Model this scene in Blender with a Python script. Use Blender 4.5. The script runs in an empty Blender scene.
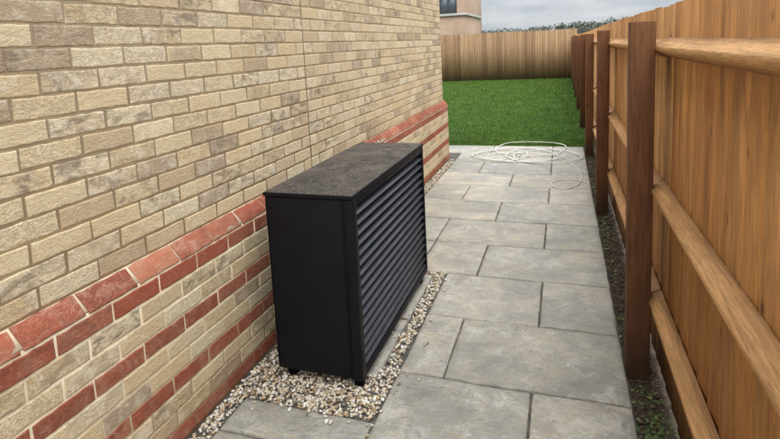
import bpy, math, random
import numpy as np
from mathutils import Matrix, Vector, noise as mnoise
random.seed(7); rng=np.random.default_rng(7)
S=bpy.context.scene
S.view_settings.view_transform='Standard'; S.view_settings.look='None'; S.view_settings.exposure=0

# ---------------------------------------------------------------- helpers
def link(o,parent=None):
    S.collection.objects.link(o)
    if parent: o.parent=parent
    return o
def empty(name):
    e=bpy.data.objects.new(name,None); e.empty_display_size=.1; return link(e)
def np_mesh(name,V,F,mat,parent=None,midx=None,smooth=False):
    V=np.asarray(V,dtype=np.float32).reshape(-1,3); F=np.asarray(F,dtype=np.int32)
    k=F.shape[1]; me=bpy.data.meshes.new(name)
    me.vertices.add(len(V)); me.vertices.foreach_set('co',V.ravel())
    me.loops.add(F.size); me.loops.foreach_set('vertex_index',F.ravel())
    me.polygons.add(len(F)); me.polygons.foreach_set('loop_start',np.arange(len(F),dtype=np.int32)*k)
    me.polygons.foreach_set('loop_total',np.full(len(F),k,dtype=np.int32))
    if smooth: me.polygons.foreach_set('use_smooth',np.ones(len(F),dtype=bool))
    mats=mat if isinstance(mat,(list,tuple)) else [mat]
    for m in mats: me.materials.append(m)
    if midx is not None: me.polygons.foreach_set('material_index',np.asarray(midx,dtype=np.int32))
    me.update(calc_edges=True); me.validate()
    return link(bpy.data.objects.new(name,me),parent)
CUBEF=[(0,3,2,1),(4,5,6,7),(0,1,5,4),(1,2,6,5),(2,3,7,6),(3,0,4,7)]
class Boxes:
    def __init__(s): s.V=[];s.F=[]
    def box(s,x0,x1,y0,y1,z0,z1):
        s.hexa([(x0,y0,z0),(x1,y0,z0),(x1,y1,z0),(x0,y1,z0),(x0,y0,z1),(x1,y0,z1),(x1,y1,z1),(x0,y1,z1)])
    def hexa(s,p):
        n=len(s.V); s.V+=list(p); s.F+=[tuple(i+n for i in f) for f in CUBEF]
    def make(s,name,mat,parent=None,bevel=0,seg=2):
        o=np_mesh(name,s.V,s.F,mat,parent)
        if bevel:
            m=o.modifiers.new('b','BEVEL'); m.width=bevel; m.segments=seg; m.limit_method='ANGLE'
        return o

# ---------------------------------------------------------------- node helper
class NT:
    def __init__(s,name):
        s.m=bpy.data.materials.new(name); s.m.use_nodes=True; s.t=s.m.node_tree; s.t.nodes.clear()
        s.out=s.n('ShaderNodeOutputMaterial'); s.p=s.n('ShaderNodeBsdfPrincipled')
        s.l(s.p.outputs[0],s.out.inputs[0]); s.tc=s.n('ShaderNodeTexCoord'); s.geo=s.n('ShaderNodeNewGeometry')
    def n(s,t): return s.t.nodes.new(t)
    def l(s,a,b): s.t.links.new(a,b)
    def put(s,sock,v):
        if hasattr(v,'links'): s.l(v,sock)
        else:
            if isinstance(v,(tuple,list)) and len(v)==3 and sock.type=='RGBA': v=(*v,1)
            sock.default_value=v
    def coord(s,scale=(1,1,1),island=True):
        mp=s.n('ShaderNodeMapping'); mp.inputs['Scale'].default_value=scale
        s.l(s.tc.outputs['Object'],mp.inputs[0])
        if not island: return mp.outputs[0]
        cb=s.n('ShaderNodeVectorMath'); cb.operation='MULTIPLY_ADD'
        cx=s.n('ShaderNodeCombineXYZ')
        for i in range(3): s.l(s.geo.outputs['Random Per Island'],cx.inputs[i])
        s.l(cx.outputs[0],cb.inputs[0]); cb.inputs[1].default_value=(37.1,91.7,53.3); s.l(mp.outputs[0],cb.inputs[2])
        return cb.outputs[0]
    def noise(s,vec,scale,detail=6,rough=.6,dist=0):
        n=s.n('ShaderNodeTexNoise'); s.l(vec,n.inputs['Vector']); n.inputs['Scale'].default_value=scale
        n.inputs['Detail'].default_value=min(detail,4); n.inputs['Roughness'].default_value=rough; n.inputs['Distortion'].default_value=dist
        return n.outputs['Fac']
    def ramp(s,fac,stops,interp='LINEAR'):
        r=s.n('ShaderNodeValToRGB'); r.color_ramp.interpolation=interp; e=r.color_ramp.elements
        while len(e)<len(stops): e.new(.5)
        for i,(p,c) in enumerate(stops):
            e[i].position=p; e[i].color=(c,c,c,1) if isinstance(c,(int,float)) else (*c,1)
        s.l(fac,r.inputs[0]); return r.outputs[0]
    def mix(s,f,a,b,mode='MIX'):
        m=s.n('ShaderNodeMix'); m.data_type='RGBA'; m.blend_type=mode
        s.put(m.inputs[0],f); s.put(m.inputs[6],a); s.put(m.inputs[7],b); return m.outputs[2]
    def math(s,op,a,b=0):
        m=s.n('ShaderNodeMath'); m.operation=op; s.put(m.inputs[0],a); s.put(m.inputs[1],b); return m.outputs[0]
    def rnd(s,k=1.0):
        return s.math('FRACT',s.math('MULTIPLY',s.geo.outputs['Random Per Island'],k)) if k!=1 else s.geo.outputs['Random Per Island']
    def height(s,z0,z1):
        sx=s.n('ShaderNodeSeparateXYZ'); s.l(s.tc.outputs['Object'],sx.inputs[0])
        mr=s.n('ShaderNodeMapRange'); mr.inputs[1].default_value=z0; mr.inputs[2].default_value=z1; s.l(sx.outputs[2],mr.inputs[0]); return mr.outputs[0]
    def bump(s,h,strength=.5,dist=.005,prev=None):
        b=s.n('ShaderNodeBump'); b.inputs['Strength'].default_value=strength; b.inputs['Distance'].default_value=dist
        s.l(h,b.inputs['Height'])
        if prev: s.l(prev,b.inputs['Normal'])
        return b.outputs[0]
    def fin(s,col,rough=.8,nrm=None,metal=0,spec=.4):
        s.put(s.p.inputs['Base Color'],col); s.put(s.p.inputs['Roughness'],rough); s.p.inputs['Metallic'].default_value=metal
        s.p.inputs['Specular IOR Level'].default_value=spec
        if nrm: s.l(nrm,s.p.inputs['Normal'])
        return s.m

# ---------------------------------------------------------------- materials
def brick_mat(name,stops,dark,light,darkamt):
    k=NT(name); v=k.coord((1,1,1)); vs=k.coord((1,1,2.2))
    base=k.ramp(k.rnd(),stops)
    m1=k.noise(vs,9,8,.72,.8); f1=k.ramp(m1,[(.44,0),(.6,1)])
    am=k.ramp(k.rnd(7.31),[(.3,.05),(.65,.28),(.88,darkamt),(1,darkamt)])
    col=k.mix(k.math('MULTIPLY',f1,am),base,dark)
    m2=k.noise(v,17,8,.75,.5); f2=k.ramp(m2,[(.46,0),(.64,.85)])
    col=k.mix(k.math('MULTIPLY',f2,k.ramp(k.rnd(3.7),[(.2,.2),(1,1)])),col,light)
    crease=k.noise(vs,20,9,.72,1.8)
    col=k.mix(k.math('MULTIPLY',k.ramp(crease,[(.455,0),(.485,.7),(.50,.7),(.53,0)]),k.ramp(k.rnd(5.3),[(.4,.1),(.85,1)])),col,dark)
    sp=k.noise(v,160,2,.7); col=k.mix(.5,col,k.ramp(sp,[(.3,.45),(.5,.97),(.7,1.0)]),'MULTIPLY')
    big=k.noise(k.coord((1,1,1),False),1.1,3,.6); col=k.mix(.4,col,k.ramp(big,[(.3,.82),(.7,1.0)]),'MULTIPLY')
    h=k.math('ADD',crease,k.math('MULTIPLY',sp,.18))
    return k.fin(col,.92,k.bump(h,.8,.007),spec=.15)
M_buff=brick_mat('buff_brick',[(0,(.72,.545,.315)),(.25,(.79,.63,.39)),(.5,(.67,.50,.285)),(.7,(.82,.68,.45)),(.86,(.60,.44,.265)),(1,(.46,.35,.24))],(.25,.19,.135),(.86,.75,.55),.8)
M_red=brick_mat('red_brick',[(0,(.40,.11,.06)),(.3,(.46,.15,.085)),(.6,(.33,.095,.055)),(1,(.52,.20,.115))],(.15,.06,.045),(.54,.30,.21),.45)
def mortar():
    k=NT('mortar'); v=k.coord((1,1,1),False)
    col=k.ramp(k.noise(v,5,4,.7),[(.3,(.62,.50,.33)),(.7,(.78,.66,.47))])
    sp=k.noise(v,200,2,.8)
    col=k.mix(.45,col,k.ramp(sp,[(.3,.65),(.6,1)]),'MULTIPLY')
    return k.fin(col,.95,k.bump(sp,.6,.003),spec=.15)
M_mortar=mortar()
def simple(name,c1,c2,scale=8,rough=.7,bump=.3,bd=.004,metal=0,island=False,fine=80,spec=.4):
    k=NT(name); v=k.coord((1,1,1),island)
    col=k.ramp(k.noise(v,scale,7,.65),[(.3,c1),(.7,c2)])
    return k.fin(col,rough,k.bump(k.noise(v,fine,3,.7),bump,bd),metal,spec)
def stone():
    k=NT('riven_sandstone'); v=k.coord(); vf=k.coord((1,2.6,1))
    base=k.ramp(k.rnd(),[(0,(.36,.34,.285)),(.2,(.46,.42,.35)),(.4,(.39,.38,.33)),(.6,(.50,.455,.375)),(.8,(.42,.385,.31)),(1,(.34,.335,.295))])
    n1=k.noise(v,2.6,9,.68,1.2)
    col=k.mix(.9,base,k.ramp(n1,[(.3,(.60,.62,.61)),(.5,(.97,.97,.96)),(.68,(1.32,1.26,1.14))]),'MULTIPLY')
    n2=k.noise(vf,4.5,8,.7,2.2)
    col=k.mix(k.ramp(n2,[(.52,0),(.68,.6)]),col,(.48,.375,.255))
    n3=k.noise(v,9,10,.78,.6); col=k.mix(k.ramp(n3,[(.5,0),(.7,.7)]),col,(.64,.61,.54))
    n4=k.noise(v,1.7,6,.6,.4); col=k.mix(k.ramp(n4,[(.5,0),(.66,.5)]),col,(.24,.245,.22))
    n5=k.noise(vf,14,5,.7,3.0); col=k.mix(k.ramp(n5,[(.36,.6),(.44,0)]),col,(.20,.19,.165))
    fn=k.noise(v,110,3,.75)
    col=k.mix(.5,col,k.ramp(fn,[(.3,.55),(.6,1.05)]),'MULTIPLY')
    ds=k.noise(k.coord((1,1,1),False),.9,3,.6)
    col=k.mix(.6,col,k.ramp(ds,[(.35,.8),(.65,1.05)]),'MULTIPLY')
    h=k.math('ADD',k.noise(vf,5,4,.64,1.4),k.math('MULTIPLY',fn,.08))
    r=k.ramp(n1,[(.3,.42),(.7,.7)])
    return k.fin(col,r,k.bump(h,.85,.015),spec=.4)
M_stone=stone()
M_joint=simple('jointing',(.05,.045,.038),(.14,.125,.105),12,.95,.8,.006)
def pebble():
    k=NT('pebbles'); v=k.coord()
    c=k.ramp(k.rnd(),[(0,(.68,.62,.50)),(.2,(.52,.39,.24)),(.36,(.80,.76,.68)),(.5,(.36,.25,.15)),(.60,(.62,.52,.38)),(.70,(.22,.18,.15)),(.80,(.72,.63,.48)),(.92,(.42,.39,.35))],'CONSTANT')
    c=k.mix(.6,c,k.ramp(k.noise(v,90,3,.7),[(.3,.6),(.65,1.1)]),'MULTIPLY')
    return k.fin(c,.7,None,spec=.35)
M_peb=pebble()
def wood(name,stops,grain,dark,stain,amt=.5,rough=.8,foot=None,gc=.58):
    k=NT(name); sc={'z':(14,14,1.0),'y':(14,1.0,14)}[grain]; v=k.coord(sc)
    c=k.ramp(k.rnd(),stops)
    g=k.noise(v,2.9,9,.68,1.3); c=k.mix(.9,c,k.ramp(g,[(.28,gc),(.5,.97),(.7,1.18)]),'MULTIPLY')
    fine=k.noise(v,12,3,.75,.3); c=k.mix(.7,c,k.ramp(fine,[(.35,.66),(.6,1.1)]),'MULTIPLY')
    s2={'z':(3,3,.45),'y':(3,.45,3)}[grain]
    s=k.noise(k.coord(s2),2.4,4,.65,.6); c=k.mix(k.ramp(s,[(.46,0),(.7,amt)]),c,stain)
    vo=k.n('ShaderNodeTexVoronoi'); k.l(k.coord({'z':(7,7,3.4),'y':(7,3.4,7)}[grain]),vo.inputs['Vector']); vo.inputs['Scale'].default_value=1.1
    c=k.mix(k.ramp(vo.outputs['Distance'],[(.05,.85),(.10,0)]),c,dark)
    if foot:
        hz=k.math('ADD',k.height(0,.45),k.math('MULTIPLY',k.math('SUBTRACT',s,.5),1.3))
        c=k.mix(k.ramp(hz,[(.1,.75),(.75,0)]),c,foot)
    return k.fin(c,rough,k.bump(k.math('ADD',g,k.math('MULTIPLY',fine,.5)),.5,.003),spec=.2)
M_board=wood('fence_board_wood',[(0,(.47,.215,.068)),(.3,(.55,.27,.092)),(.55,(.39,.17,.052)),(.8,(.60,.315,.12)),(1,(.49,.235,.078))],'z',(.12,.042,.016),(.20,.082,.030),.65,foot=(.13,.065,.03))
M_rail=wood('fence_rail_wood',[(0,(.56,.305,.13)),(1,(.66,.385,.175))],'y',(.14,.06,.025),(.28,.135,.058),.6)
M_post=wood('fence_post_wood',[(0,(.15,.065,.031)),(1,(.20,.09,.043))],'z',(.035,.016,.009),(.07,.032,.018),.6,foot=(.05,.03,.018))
M_board2=wood('back_fence_wood',[(0,(.33,.20,.105)),(.3,(.42,.27,.145)),(.6,(.25,.145,.075)),(1,(.46,.30,.17))],'z',(.12,.07,.035),(.20,.13,.075),.6,foot=(.16,.11,.06))

# ================================================================ HOUSE
WX=-1.52; UX=-1.575; YC=7.0; YJ=3.02; ZT=5.1
house=empty('brick_house')
def bricks(name,items,mats,parent):
    """items: (y0,y1,z0,z1,xfront,matindex,chamfer)"""
    nu,nv=14,8; B=len(items); A=np.array([[i[j] for j in range(7)] for i in items],dtype=float)
    def axis(L,n):
        inner=np.linspace(0,1,n-6); e1=.0022; e=.006
        out=np.zeros((B,n)); out[:,0]=0; out[:,1]=0; out[:,-1]=L; out[:,-2]=L
        out[:,2]=e1; out[:,-3]=L-e1
        out[:,3:-3]=e+(L[:,None]-2*e)*inner[None]; return out
    U=axis(A[:,1]-A[:,0],nu); Vv=axis(A[:,3]-A[:,2],nv)
    def dep(n):
        d=np.zeros(n); d[[0,-1]]=-.012; d[[1,-2]]=-.0016; return d
    D=np.minimum(dep(nu)[:,None],dep(nv)[None,:])[None].repeat(B,0)
    uu=U[:,:,None]+np.zeros((1,1,nv)); vv=Vv[:,None,:]+np.zeros((1,nu,1))
    amp=rng.uniform(.0001,.0008,(B,1,1)); nz=np.zeros_like(D)
    for q in range(5):
        fx=rng.uniform(10,80,(B,1,1)); fy=rng.uniform(20,120,(B,1,1)); ph=rng.uniform(0,6.28,(B,1,1)); nz+=np.sin(fx*uu+fy*vv+ph)
    D=D+nz*amp*.5+rng.normal(0,.0007,(B,1,1))
    ju=.0014*np.sin(rng.uniform(40,160,(B,1,1))*vv+rng.uniform(0,6,(B,1,1)))
    jv=.0014*np.sin(rng.uniform(20,110,(B,1,1))*uu+rng.uniform(0,6,(B,1,1)))
    X=A[:,4][:,None,None]+D
    f=np.clip((vv-.012)/.06,0,1); X=X-A[:,6][:,None,None]*f
    tilt=rng.normal(0,.006,(B,1,1))
    Y=A[:,0][:,None,None]+uu+ju; Z=A[:,2][:,None,None]+vv+jv+tilt*(uu-.1)
    V=np.stack([X,Y,Z],-1).reshape(-1,3)
    idx=np.arange(nu*nv).reshape(nu,nv)
    q=np.stack([idx[:-1,:-1],idx[1:,:-1],idx[1:,1:],idx[:-1,1:]],-1).reshape(-1,4)
    F=(q[None]+(np.arange(B)*nu*nv)[:,None,None]).reshape(-1,4)
    mi=np.repeat(A[:,5].astype(int),len(q))
    return np_mesh(name,V,F,mats,parent,mi,smooth=True)
items=[]
k=0
while k*.075<ZT:
    z0=k*.075+.005; z1=(k+1)*.075-.005
    plinth=k<=10; xf=WX if plinth else UX; red=1 if (k in (0,3,6,9,10)) else 0
    yend=YC+(.055 if plinth else 0)
    y=-2.6+(k%2)*.1125+random.uniform(-.008,.008)
    while y<yend:
        a,b=y+.005+random.uniform(-.0015,.0015),y+.225-.005+random.uniform(-.0015,.0015)
        for s0,s1 in ((-9,YJ-.006),(YJ+.006,yend)):
            p,q=max(a,s0),min(b,s1)
            if q-p>.025: items.append((p,q,z0+random.uniform(-.0015,.0015),z1+random.uniform(-.0015,.0015),xf,red,.055 if k==10 else 0))
        y+=.225
    k+=1
bricks('brickwork',items,[M_buff,M_red],house)
k_=NT('far_brickwork'); bt=k_.n('ShaderNodeTexBrick'); mp=k_.n('ShaderNodeMapping'); k_.l(k_.tc.outputs['Object'],mp.inputs[0]); mp.inputs['Rotation'].default_value=(math.radians(90),0,0)
k_.l(mp.outputs[0],bt.inputs['Vector']); bt.inputs['Scale'].default_value=1; bt.inputs['Brick Width'].default_value=.225; bt.inputs['Row Height'].default_value=.075; bt.inputs['Mortar Size'].default_value=.01
for i,c in enumerate([(.68,.52,.31,1),(.52,.39,.24,1),(.66,.54,.37,1)]): bt.inputs[i+1].default_value=c
M_far=k_.fin(bt.outputs['Color'],.9)
MR=.0038
c=Boxes(); c.box(-9.6,WX-MR,-2.6,YC+.045,-.1,.76); c.make('plinth_core',M_mortar,house)
c=Boxes(); c.box(-9.55,UX-MR,-2.6,YC-.01,.76,ZT); c.make('wall_core',M_mortar,house)
c=Boxes(); c.hexa([(UX-.05,-2.6,.70),(WX-.0045,-2.6,.765),(WX-.0045,YC+.04,.765),(UX-.05,YC+.04,.70),(UX-.05,-2.6,.823),(UX-.003,-2.6,.822),(UX-.003,YC+.04,.822),(UX-.05,YC+.04,.823)]); c.make('plinth_slope_core',M_mortar,house)
c=Boxes(); c.box(-9.5,UX,YC-.009,YC+.0,.83,ZT); c.box(-9.5,WX-.002,YC+.046,YC+.056,0,.75); c.make('end_wall_brickwork',M_far,house)
M_seal=simple('sealant',(.34,.27,.18),(.40,.32,.22),20,.7)
c=Boxes(); c.box(UX-.02,UX-.003,YJ-.005,YJ+.005,.83,ZT); c.box(WX-.02,WX-.003,YJ-.005,YJ+.005,0,.76); c.make('movement_joint_sealant',M_seal,house)
M_tile=simple('roof_tiles',(.10,.09,.085),(.17,.15,.14),5,.8)
rf=[(-9.9,-3,ZT),(-1.25,-3,ZT),(-5.6,-3,8.2),(-9.9,YC+.3,ZT),(-1.25,YC+.3,ZT),(-5.6,YC+.3,8.2)]
me=bpy.data.meshes.new('roof'); me.from_pydata(rf,[],[(0,1,2),(3,5,4),(0,3,4,1),(1,4,5,2),(0,2,5,3)]); me.materials.append(M_tile); link(bpy.data.objects.new('roof',me),house)

# ================================================================ GROUND
M_field=simple('field',(.05,.085,.025),(.10,.13,.045),.6,.95,.5,.02)
np_mesh('ground',[(-600,-600,-.06),(600,-600,-.06),(600,600,-.06),(-600,600,-.06)],[(0,1,2,3)],M_field)
np_mesh('patio_bedding',[(-1.53,-3,-.012),(.287,-3,-.012),(.287,7.0,-.012),(-1.53,7.0,-.012)],[(0,1,2,3)],M_joint)
np_mesh('patio_bedding_return',[(-9,7.001,-.012),(.287,7.001,-.012),(.287,8.012,-.012),(-9,8.012,-.012)],[(0,1,2,3)],M_joint)

slabs=[]
R=[2.26+.575*(i-6) for i in range(17)]  # R[6]=2.26 ... R[16]=8.01
A_,B_,C_,D_,E_=-1.42,-1.0,-.57,-.14,.285
def row(i,xs):
    for a,b in zip(xs[:-1],xs[1:]): slabs.append((a,b,R[i],R[i+1]))
L_=-.78
for i,xs in ((0,[L_,C_,E_]),(1,[L_,D_,E_]),(2,[L_,C_,E_]),(3,[L_,D_,E_]),(4,[L_,C_,E_]),(5,[L_,D_,E_]),(6,[L_,-.555,E_]),(7,[L_,-.133,E_])): row(i,xs)
for y0,y1 in ((-1.19,-.615),(-.615,-.04),(-.04,.535),(.535,1.11),(1.11,1.685),): slabs.append((A_,L_,y0,y1))
slabs.append((A_,L_,1.685,1.895))
row(8,[A_,B_,C_,E_]); row(9,[A_,B_,D_,E_]); row(10,[A_,-.585,E_]); row(11,[A_,B_,D_,E_]); row(12,[A_,C_,E_]); row(13,[A_,B_,D_,E_]); row(14,[A_,C_,D_,E_])
row(15,[*[-9+.86*i for i in range(9)],B_,D_,E_])
for a in range(8): slabs.append((-9+.86*a,-9+.86*(a+1) if a<7 else -1.6,7.07,R[15]))
pad=[(-1.37,-.865,2.17,2.735),(-1.37,-.865,2.745,3.36)]
V=[];F=[]
def slab(x0,x1,y0,y1,top=0.0,gap=.0045,th=.035):
    x0+=gap+random.uniform(0,.002);x1-=gap+random.uniform(0,.002);y0+=gap+random.uniform(0,.002);y1-=gap+random.uniform(0,.002)
    nx=max(6,int((x1-x0)/.022)); ny=max(6,int((y1-y0)/.022)); off=Vector((random.uniform(0,90),random.uniform(0,90),0))
    e=.004
    def ax(a,b,n): return [a,a]+[a+e+(b-a-2*e)*i/(n) for i in range(n+1)]+[b,b]
    X=ax(x0,x1,nx);Y=ax(y0,y1,ny); W=len(X);H=len(Y); base=len(V)
    tz=top+random.uniform(-.0015,.0015); tx=random.uniform(-.003,.003);ty=random.uniform(-.003,.003)
    for j in range(H):
        for i in range(W):
            ei=min(i,W-1-i); ej=min(j,H-1-j); m=min(ei,ej)
            p=Vector((X[i],Y[j],0))+off
            z=tz+tx*(X[i]-x0)+ty*(Y[j]-y0)+.0038*mnoise.fractal(p*3.5,1.0,2.1,4)+.0016*mnoise.noise(p*22)
            if m==1: z-=.003
            if m==0: z=top-th
            jx=.004*mnoise.noise(Vector((off.x,Y[j]*9,i//4)))+.002*mnoise.noise(Vector((off.x,Y[j]*45,i//4))) if ei<3 else 0
            jy=.004*mnoise.noise(Vector((X[i]*9,off.y,j//4)))+.002*mnoise.noise(Vector((X[i]*45,off.y,j//4))) if ej<3 else 0
            V.append((X[i]+jx,Y[j]+jy,z))
    for j in range(H-1):
        for i in range(W-1):
            a=base+j*W+i; F.append((a,a+1,a+1+W,a+W))
for s in slabs: slab(*s)
np_mesh('patio_paving',V,F,M_stone,smooth=True)
V=[];F=[]
for s in pad: slab(*s,top=.004)
np_mesh('heat_pump_base_slabs',V,F,M_stone,smooth=True)

# gravel
import bmesh
bm=bmesh.new(); bmesh.ops.create_icosphere(bm,subdivisions=1,radius=1); bm.verts.ensure_lookup_table()
iv=np.array([v.co[:] for v in bm.verts]); iff=np.array([[v.index for v in f.verts] for f in bm.faces]); bm.free()
def pebbles(name,P,size,mat):
    n=len(P); s=rng.uniform(.6,1.25,(n,1,3))*np.array([1,.8,.55])*(size*rng.uniform(.5,1.4,n))[:,None,None]
    vv=iv[None]*(1+rng.normal(0,.09,(n,len(iv),1)))*s
    a=rng.uniform(0,6.28,n); tl=rng.normal(0,.5,n)
    ca,sa,ct,st=np.cos(a),np.sin(a),np.cos(tl),np.sin(tl)
    x,y,z=vv[...,0],vv[...,1],vv[...,2]
    y2=y*ct[:,None]-z*st[:,None]; z2=y*st[:,None]+z*ct[:,None]
    x3=x*ca[:,None]-y2*sa[:,None]; y3=x*sa[:,None]+y2*ca[:,None]
    V=np.stack([x3,y3,z2],-1)+P[:,None,:]
    F=(iff[None]+(np.arange(n)*len(iv))[:,None,None]).reshape(-1,3)
    return np_mesh(name,V.reshape(-1,3),F,mat,smooth=True)
pts=[]
def scatter(x0,x1,y0,y1,dens,zlo=-.014,zhi=.003,ex=None):
    n=int((x1-x0)*(y1-y0)*dens)
    for _ in range(n):
        x,y=random.uniform(x0,x1),random.uniform(y0,y1)
        if ex and any(e[0]-.004<x<e[1]+.004 and e[2]-.004<y<e[3]+.004 for e in ex): continue
        pts.append((x,y,random.uniform(zlo,zhi)))
scatter(-1.51,-.79,1.90,3.41,7500,ex=pad)
scatter(-1.51,-1.428,.4,1.90,7500); scatter(-1.51,-1.428,3.41,7.0,7000)
for _ in range(40): pts.append((-.80+abs(random.gauss(0,.05)),random.uniform(1.5,3.4),.007))
for _ in range(60): pts.append((random.uniform(-1.42,-.86),random.uniform(2.1,3.36),.012))
for _ in range(60): pts.append((random.uniform(-1.42,-.85),2.17+abs(random.gauss(0,.03)),.011))
for _ in range(30): pts.append((random.uniform(-1.42,-.8),1.91-abs(random.gauss(0,.03)),.007))
pebbles('gravel',np.array(pts),.0105,M_peb)

# soil strip
M_soil=simple('soil',(.03,.020,.013),(.10,.07,.046),7,.95,1,.01,fine=60)
V=[];F=[]; nx=10; ny=420
for j in range(ny+1):
    for i in range(nx+1):
        x=.284+.32*i/nx; y=-2+ (10.0)*j/ny
        V.append((x,y,-.022+.018*mnoise.fractal(Vector((x*14,y*14,0)),1,2,4)))
for j in range(ny):
    for i in range(nx):
        a=j*(nx+1)+i; F.append((a,a+1,a+2+nx,a+1+nx))
np_mesh('soil_strip',V,F,M_soil,smooth=True)
P=np.column_stack([rng.uniform(.292,.43,3600),rng.uniform(.8,8,3600),rng.uniform(-.022,-.004,3600)])
M_clod=simple('soil_clods',(.03,.02,.013),(.20,.14,.09),30,.95,.6,.004,island=True)
pebbles('soil_clods',P,.008,M_clod)
def leafmat(name,c1,c2,c3):
    k=NT(name); c=k.ramp(k.rnd(),[(0,c1),(.5,c2),(1,c3)]); m=k.fin(c,.6,None,spec=.3)
    return m
M_weed=leafmat('weed_leaf',(.045,.09,.02),(.08,.16,.035),(.17,.21,.07))
V=[];F=[]
for cy,n,sp in ((1.55,70,.06),(1.9,90,.08),(2.1,110,.06),(2.3,40,.05),(2.9,16,.07),(3.5,26,.1),(4.2,60,.15),(4.6,70,.15),(5.4,50,.25),(6.2,40,.3),(7.2,50,.3),(7.8,90,.2)):
    cx=random.uniform(.31,.36)
    for _ in range(n):
        x=min(.43,max(.275,cx+random.gauss(0,.03))); y=cy+random.gauss(0,sp); z=random.uniform(-.01,.035); a=random.uniform(0,6.28); L=random.uniform(.008,.026); w=L*.36
        d=Vector((math.cos(a),math.sin(a),random.uniform(-.2,.9))).normalized(); s=Vector((-math.sin(a),math.cos(a),0))
        p=Vector((x,y,z)); b=len(V); V+=[p,p+d*L*.5+s*w,p+d*L,p+d*L*.5-s*w]; F.append((b,b+1,b+2,b+3))
np_mesh('weeds',[tuple(v) for v in V],F,M_weed)
M_dry=leafmat('dry_leaf',(.22,.13,.06),(.32,.22,.12),(.14,.08,.04))
V=[];F=[]
for _ in range(190):
    if random.random()<.75: x=random.uniform(.29,.43); y=random.uniform(1.2,8); z=.004
    else: x=random.uniform(-.7,.28); y=random.uniform(1.4,8); z=.006
    a=random.uniform(0,6.28); L=random.uniform(.006,.022); w=L*.3
    d=Vector((math.cos(a),math.sin(a),random.uniform(-.05,.3))).normalized(); s=Vector((-math.sin(a),math.cos(a),.1))
    p=Vector((x,y,z)); b=len(V); V+=[tuple(p),tuple(p+d*L*.5+s*w),tuple(p+d*L),tuple(p+d*L*.5-s*w)]; F.append((b,b+1,b+2,b+3))
np_mesh('dry_leaves',V,F,M_dry)

# lawn
k_=NT('lawn_base'); v=k_.coord((1,1,1),False)
M_lawn=k_.fin(k_.ramp(k_.noise(v,2.2,4,.7),[(.3,(.03,.075,.012)),(.7,(.055,.12,.02))]),.95,None,spec=.1)
np_mesh('lawn',[(-12,8.012,-.01),(.47,8.012,-.01),(.47,21.9,-.01),(-12,21.9,-.01)],[(0,1,2,3)],M_lawn)
k_=NT('grass_blade'); v=k_.coord((1,1,1),False)
c1=k_.ramp(k_.rnd(),[(0,(.045,.10,.012)),(.5,(.09,.18,.022)),(.88,(.135,.23,.036)),(1,(.27,.28,.11))])
c1=k_.mix(.95,c1,k_.ramp(k_.noise(v,1.6,4,.75),[(.33,(.60,.64,.6)),(.67,(1.28,1.16,1.0))]),'MULTIPLY')
M_grass=k_.fin(c1,.6,None,spec=.2)
n=180000; u=rng.uniform(0,1,n); gy=8.005+13.75*u**1.6; gx=rng.uniform(-7.5,.44,n)
cl=np.sin(gx*9+np.sin(gy*7)*2)*np.sin(gy*8+np.sin(gx*6)*2)
h=rng.uniform(.022,.048,n)*(1+.35*cl); w=.0022+.00035*(gy-7); a=rng.uniform(0,6.28,n); lx=rng.normal(0,.018,n); ly=rng.normal(0,.018,n)
b0=np.column_stack([gx-np.cos(a)*w,gy-np.sin(a)*w,np.full(n,-.01)]); b1=np.column_stack([gx+np.cos(a)*w,gy+np.sin(a)*w,np.full(n,-.01)]); tp=np.column_stack([gx+lx,gy+ly,h-.01])
np_mesh('lawn_grass',np.stack([b0,b1,tp],1).reshape(-1,3),np.arange(3*n).reshape(-1,3),M_grass)

# ================================================================ FENCES
fence=empty('timber_fence')
bx=Boxes(); y=-2.9; ztop=1.70
while y<21.75:
    zt=ztop+.02*math.sin(y*.35)+random.uniform(-.005,.005); zb=.02+random.uniform(-.01,.01)
    w=.150; x=.432+random.uniform(-.0006,.0006); l=random.uniform(-.003,.003); tw=random.uniform(-.0012,.0012)
    xa,xb=x+.0085,x
    bx.hexa([(xa,y,zb),(xa+.005,y,zb),(xb+.0115,y+w,zb),(xb,y+w,zb),(xa+tw,y+l,zt),(xa+.005+tw,y+l,zt),(xb+.0115+tw,y+w+l,zt),(xb+tw,y+w+l,zt)])
    y+=.132+random.uniform(-.005,.005)
bx.make('boards',M_board,fence)
posts=[.13+2.42*i for i in range(-1,10)]
bx=Boxes()
for i,py in enumerate(posts):
    l=random.uniform(-.006,.006); h=1.64+random.uniform(-.01,.015)
    if py>21.7: continue
    x0,x1=.283,.383
    bx.hexa([(x0,py-.05,-.1),(x1,py-.05,-.1),(x1,py+.05,-.1),(x0,py+.05,-.1),(x0+l,py-.05,h),(x1+l,py-.05,h-.002),(x1+l,py+.05,h),(x0+l,py+.05,h)])
bx.make('posts',M_post,fence,.0025)
V=[];F=[]
for a,b in zip(posts[:-1],posts[1:]):
    for zc in (1.535,.90,.385):
        z=zc+random.uniform(-.006,.006); dz=random.uniform(-.006,.006); e=.001
        n0=len(V)
        prof=[(.4312,.041),(.4312,-.041),(.376,-.012),(.374,-.009),(.374,.006),(.376,.009)]
        segs=14
        for s in range(segs+1):
            yy=a+e+(b-a-2*e)*s/segs; bow=.004*math.sin(math.pi*s/segs)*(1 if zc<1 else -.5)
            for px,pz in prof: V.append((px+random.uniform(-.0005,0),yy,z+dz*s/segs+bow+pz))
        m=len(prof)
        for s in range(segs):
            for q in range(m):
                F.append((n0+s*m+q,n0+s*m+(q+1)%m,n0+(s+1)*m+(q+1)%m,n0+(s+1)*m+q))
        for t in (n0,n0+segs*m): F+=[(t,t+1,t+2,t+3),(t,t+3,t+4,t+5)]
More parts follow.
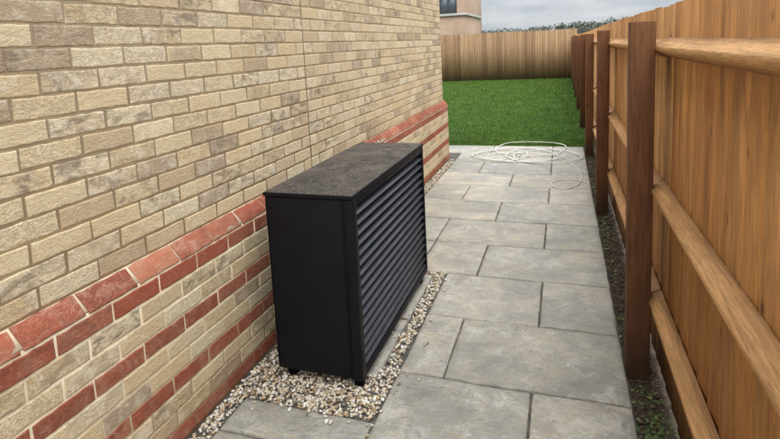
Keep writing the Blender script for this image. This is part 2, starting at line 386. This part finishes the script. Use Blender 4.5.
np_mesh('rails',V,F,M_rail,fence)

fence2=empty('timber_fence')
bx=Boxes(); x=-12.0
while x<.42:
    zt=1.93+.01*math.sin(x*2)+random.uniform(-.006,.006)+(x*-.004); y=21.8+random.uniform(-.002,.002)
    bx.hexa([(x,y,0),(x+.12,y-.010,0),(x+.12,y+.01,0),(x,y+.012,0),(x,y,zt),(x+.12,y-.010,zt),(x+.12,y+.01,zt),(x,y+.012,zt)])
    x+=.1
bx.make('boards',M_board2,fence2)
bx=Boxes()
for px in (-11.6,-9.2,-6.8,-4.4,-2.0,.36): bx.box(px-.05,px+.05,21.83,21.93,-.1,1.9)
bx.make('posts',M_post,fence2,.004)
bx=Boxes()
for zc in (.3,.95,1.6): bx.box(-12,.42,21.815,21.86,zc-.04,zc+.04)
bx.make('rails',M_rail,fence2,.003)

# ================================================================ HEAT PUMP
hp=empty('air_source_heat_pump')
def paint(name,c,rough,dust,dc=(.2,.17,.14),spec=.5):
    k=NT(name); v=k.coord((1,1,1),False)
    d=k.ramp(k.noise(v,5,4,.75,.6),[(.45,0),(.75,dust)])
    col=k.mix(d,c,dc); sp=k.noise(v,150,2,.5); col=k.mix(k.ramp(sp,[(.66,0),(.72,dust*.7)]),col,dc)
    r=k.ramp(k.noise(v,9,4,.6),[(.3,rough-.06),(.7,rough+.12)])
    return k.fin(col,r,None,0,spec)
M_pnt=paint('anthracite_paint',(.0035,.0043,.0078),.48,.02,spec=.22)
M_slat=paint('slat_paint',(.028,.030,.037),.4,.08,spec=.45)
M_in=simple('heat_pump_interior',(.002,.002,.003),(.004,.004,.005),5,.95,spec=.1)
def lidm():
    k=NT('dusty_lid'); v=k.coord((1,1,1),False)
    c=k.ramp(k.noise(v,3.4,4,.72,1.0),[(.3,(.028,.026,.026)),(.5,(.060,.051,.045)),(.70,(.125,.102,.083))])
    c=k.mix(k.ramp(k.noise(v,75,4,.8),[(.5,0),(.64,.75)]),c,(.21,.175,.14))
    c=k.mix(k.ramp(k.noise(v,14,4,.7),[(.52,0),(.66,.75)]),c,(.020,.018,.019))
    return k.fin(c,k.ramp(k.noise(v,4,3,.6),[(.3,.45),(.7,.8)]),None,0,.3)
M_lid=lidm()
X0,X1,Y0,Y1,Z0,Z1=-1.345,-.895,2.075,3.315,.050,.925
b=Boxes()
b.box(X0,X1-.05,Y0,Y0+.018,Z0,Z1)
b.box(X0,X1-.05,Y1-.018,Y1,Z0,Z1)
b.box(X0,X0+.012,Y0+.018,Y1-.018,Z0,Z1)
b.box(X0+.012,X1-.05,Y0+.018,Y1-.018,Z0,Z0+.03)
b.make('casing_panels',M_pnt,hp,.003)
b=Boxes(); fw=.045
b.box(X1-.048,X1,Y0-.003,Y0+fw,Z0-.005,Z1); b.box(X1-.048,X1,Y1-fw*.45,Y1+.003,Z0-.005,Z1)
b.box(X1-.046,X1-.001,Y0+fw,Y1-fw*.45,Z0-.004,Z0+.03); b.box(X1-.046,X1-.001,Y0+fw,Y1-fw*.45,Z1-.035,Z1)
b.make('front_frame',M_pnt,hp,.003)
b=Boxes(); b.box(X0-.006,X1+.002,Y0-.006,Y1+.006,Z1+.002,Z1+.022); b.make('lid_rim',M_pnt,hp,.004,3)
V=[];F=[]; nx,ny=24,50
for j in range(ny+1):
    for i in range(nx+1):
        V.append((X0-.001+(X1-X0-.001)*i/nx,Y0-.001+(Y1-Y0+.002)*j/ny,Z1+.0225+.003*math.sin(math.pi*i/nx)*math.sin(math.pi*j/ny)))
for j in range(ny):
    for i in range(nx):
        a=j*(nx+1)+i; F.append((a,a+1,a+2+nx,a+1+nx))
np_mesh('lid_top',V,F,M_lid,hp,smooth=True)
b=Boxes(); b.box(X0+.02,X1-.07,Y0+.03,Y1-.03,Z0+.035,Z1-.01); b.make('inner_unit',M_in,hp)
b=Boxes(); ns=16; za,zb=Z0+.040,Z1-.04; ya,yb=Y0+fw,Y1-fw*.45
for i in range(ns):
    z=za+(zb-za)*(i+.2)/ns
    xo,xi=X1-.002,X1-.045; zo,zi=z,z+.022; t=.003
    b.hexa([(xi,ya,zi-t),(xo,ya,zo-t),(xo,yb,zo-t),(xi,yb,zi-t),(xi,ya,zi),(xo,ya,zo),(xo,yb,zo),(xi,yb,zi)])
b.make('louvre_slats',M_slat,hp,.001,1)
b=Boxes()
for x in (X0+.06,X1-.035):
    for y in (Y0+.04,Y1-.10): b.box(x-.022,x+.022,y-.022,y+.022,.004,Z0+.004)
b.make('feet',M_in,hp,.005)
b=Boxes()
b.box(X0+.004,X0+.0065,Y0-.0015,Y0+.001,Z0+.02,Z1-.01)
b.box(X1-.0595,X1-.057,Y0-.0015,Y0+.001,Z0+.02,Z1-.01)
b.make('panel_seams',M_in,hp)
bm=bmesh.new()
for x in (X0+.03,X1-.08):
    for z in (Z0+.05,Z1-.05):
        bmesh.ops.create_cone(bm,cap_ends=True,segments=12,radius1=.006,radius2=.004,depth=.004,matrix=Matrix.Translation((x,Y0-.002,z))@Matrix.Rotation(math.pi/2,4,'X'))
me=bpy.data.meshes.new('screws'); bm.to_mesh(me); bm.free(); me.materials.append(M_pnt); link(bpy.data.objects.new('screws',me),hp)

# ================================================================ HOSE
M_hose=simple('hose_plastic',(.66,.66,.62),(.76,.76,.72),5,.45)
def hose(name,pts,r):
    cu=bpy.data.curves.new(name,'CURVE'); cu.dimensions='3D'; cu.bevel_depth=r; cu.bevel_resolution=3
    sp=cu.splines.new('NURBS'); sp.points.add(len(pts)-1)
    for q,p in zip(sp.points,pts): q.co=(*p,1)
    sp.use_endpoint_u=True; sp.order_u=4; cu.materials.append(M_hose); link(bpy.data.objects.new(name,cu))
pts=[]
r2=random.Random(5)
cx,cy=-.45,7.42
for i in range(70):
    a=i*.45; rr=.36+.20*math.sin(i*.31)+r2.uniform(-.05,.05)
    ox=.22*math.sin(i*.09); oy=.26*math.cos(i*.07)
    pts.append((min(.24,cx+ox+rr*1.25*math.cos(a)),cy+oy+rr*1.1*math.sin(a),.010+.008*(1+math.sin(i*1.3))+.010*(i/95)))
pts+= [(-.9,7.5,.012),(-1.05,7.2,.010),(-.95,6.9,.010),(-.75,7.0,.010)]
hose('garden_hose',pts,.0072)
hose('garden_hose',[(-.12,7.2,.01),(.12,6.9,.01),(.22,6.3,.01),(.18,5.85,.01),(.02,5.62,.01),(-.12,5.72,.01),(-.14,5.95,.01),(.02,6.1,.01),(.2,6.05,.01),(.27,5.9,.012)],.0042)

# ================================================================ DISTANT HOUSE & TREES
h2=empty('brick_house')
M_pink=simple('distant_brick',(.36,.24,.17),(.46,.32,.23),3,.9)
M_cop=simple('coping',(.45,.43,.40),(.55,.53,.5),3,.8)
M_glass=simple('window_glass',(.05,.06,.07),(.07,.08,.09),1,.1)
M_frame=simple('window_frame',(.04,.04,.045),(.05,.05,.055),1,.4)
b=Boxes(); b.box(-11,-5.3,30,36,-.05,3.15); b.box(-14,-6.25,36.01,43,-.05,6.5); b.make('walls',M_pink,h2)
b=Boxes(); b.box(-11.1,-5.2,29.9,36.0,3.152,3.28); b.make('coping',M_cop,h2,.01)
b=Boxes(); b.box(-8.1,-6.9,35.95,36.005,3.5,4.8); b.make('window_frame',M_frame,h2)
b=Boxes(); b.box(-8.02,-7.53,35.93,35.949,3.58,4.72); b.box(-7.47,-6.98,35.93,35.949,3.58,4.72); b.make('window_glass',M_glass,h2)
rf=[(-14.3,35.7,6.5),(-5.95,35.7,6.5),(-5.95,43.3,6.5),(-14.3,43.3,6.5),(-14.3,39.5,9),(-5.95,39.5,9)]
me=bpy.data.meshes.new('roof'); me.from_pydata(rf,[],[(0,1,5,4),(2,3,4,5),(0,4,3),(1,2,5),(0,3,2,1)]); me.materials.append(M_tile); link(bpy.data.objects.new('roof',me),h2)
M_tree=leafmat('hazy_tree_leaf',(.085,.095,.07),(.11,.12,.09),(.14,.14,.105))  # distance haze is put into these greyed leaf colours
V=[];F=[]
for tnum in range(150):
    tx=-85+tnum*1.05+random.uniform(-1,1); ty=125+random.uniform(-8,8); H=random.uniform(4.1,5.0)+.5*math.sin(tx*.13); wd=random.uniform(1.4,2.8)
    b=len(V); V+=[(tx-.12,ty,0),(tx+.12,ty,0),(tx+.05,ty,H*.7),(tx-.05,ty,H*.7)]; F.append((b,b+1,b+2,b+3))
    for _ in range(320):
        th=random.uniform(0,6.28); ph=random.uniform(-1,1); rr=random.uniform(.4,1)**.5*(1+.25*mnoise.noise(Vector((th*1.5,ph*3,tnum))))
        c=math.sqrt(1-ph*ph); p=Vector((tx+wd*rr*c*math.cos(th),ty+wd*rr*c*math.sin(th),H*.55+H*.45*rr*ph))
        d1=Vector([random.gauss(0,1) for _ in range(3)]).normalized()*.22; d2=Vector([random.gauss(0,1) for _ in range(3)]).normalized()*.22
        b=len(V); V+=[tuple(p-d1),tuple(p-d2),tuple(p+d1),tuple(p+d2)]; F.append((b,b+1,b+2,b+3))
np_mesh('tree_row',V,F,M_tree)

# ================================================================ LIGHT
el=math.radians(56); az=math.radians(155)
W=bpy.data.worlds.new('World'); S.world=W; W.use_nodes=True; t=W.node_tree; t.nodes.clear()
N=t.nodes.new; Lk=t.links.new
out=N('ShaderNodeOutputWorld'); bg=N('ShaderNodeBackground'); Lk(bg.outputs[0],out.inputs[0]); bg.inputs[1].default_value=.1
sky=N('ShaderNodeTexSky'); sky.sky_type='NISHITA'; sky.sun_disc=False; sky.sun_elevation=el; sky.sun_rotation=az
tc=N('ShaderNodeTexCoord'); mp=N('ShaderNodeMapping'); mp.inputs['Scale'].default_value=(1,1,4.5); Lk(tc.outputs['Generated'],mp.inputs[0])
no=N('ShaderNodeTexNoise'); no.inputs['Scale'].default_value=4.5; no.inputs['Detail'].default_value=6; no.inputs['Roughness'].default_value=.55; Lk(mp.outputs[0],no.inputs['Vector'])
cr=N('ShaderNodeValToRGB'); cr.color_ramp.elements[0].position=.38; cr.color_ramp.elements[0].color=(.48,.53,.60,1); cr.color_ramp.elements[1].position=.62; cr.color_ramp.elements[1].color=(.74,.765,.79,1); Lk(no.outputs['Fac'],cr.inputs[0])
sx=N('ShaderNodeSeparateXYZ'); Lk(tc.outputs['Generated'],sx.inputs[0])
mr=N('ShaderNodeMapRange'); mr.inputs[1].default_value=.06; mr.inputs[2].default_value=.8; mr.inputs[3].default_value=10; mr.inputs[4].default_value=50; Lk(sx.outputs[2],mr.inputs[0])
vm=N('ShaderNodeVectorMath'); vm.operation='SCALE'; Lk(cr.outputs[0],vm.inputs[0]); Lk(mr.outputs[0],vm.inputs['Scale'])
mx=N('ShaderNodeMix'); mx.data_type='RGBA'; mx.inputs[0].default_value=.92; Lk(sky.outputs[0],mx.inputs[6]); Lk(vm.outputs[0],mx.inputs[7]); Lk(mx.outputs[2],bg.inputs[0])
sl=bpy.data.lights.new('sun','SUN'); sl.energy=1.05; sl.angle=math.radians(30); sl.color=(1,.95,.87)
so=link(bpy.data.objects.new('sun',sl))
d=Vector((math.sin(az)*math.cos(el),math.cos(az)*math.cos(el),math.sin(el)))
so.rotation_euler=d.to_track_quat('Z','Y').to_euler()

# ================================================================ CAMERA
cam=bpy.data.cameras.new('camera'); co=link(bpy.data.objects.new('camera',cam)); S.camera=co
cam.sensor_width=36; cam.lens=24.0; cam.shift_y=-.1276; cam.clip_end=2000; cam.clip_start=.02
f=Vector((-.3160,.9384,-.1399)).normalized(); r=Vector((.9487,.3122,-.04896)); r=(r-f*r.dot(f)).normalized(); u=r.cross(f)
M=Matrix((( r.x,u.x,-f.x,0),(r.y,u.y,-f.y,0),(r.z,u.z,-f.z,1.6),(0,0,0,1))); co.matrix_world=M
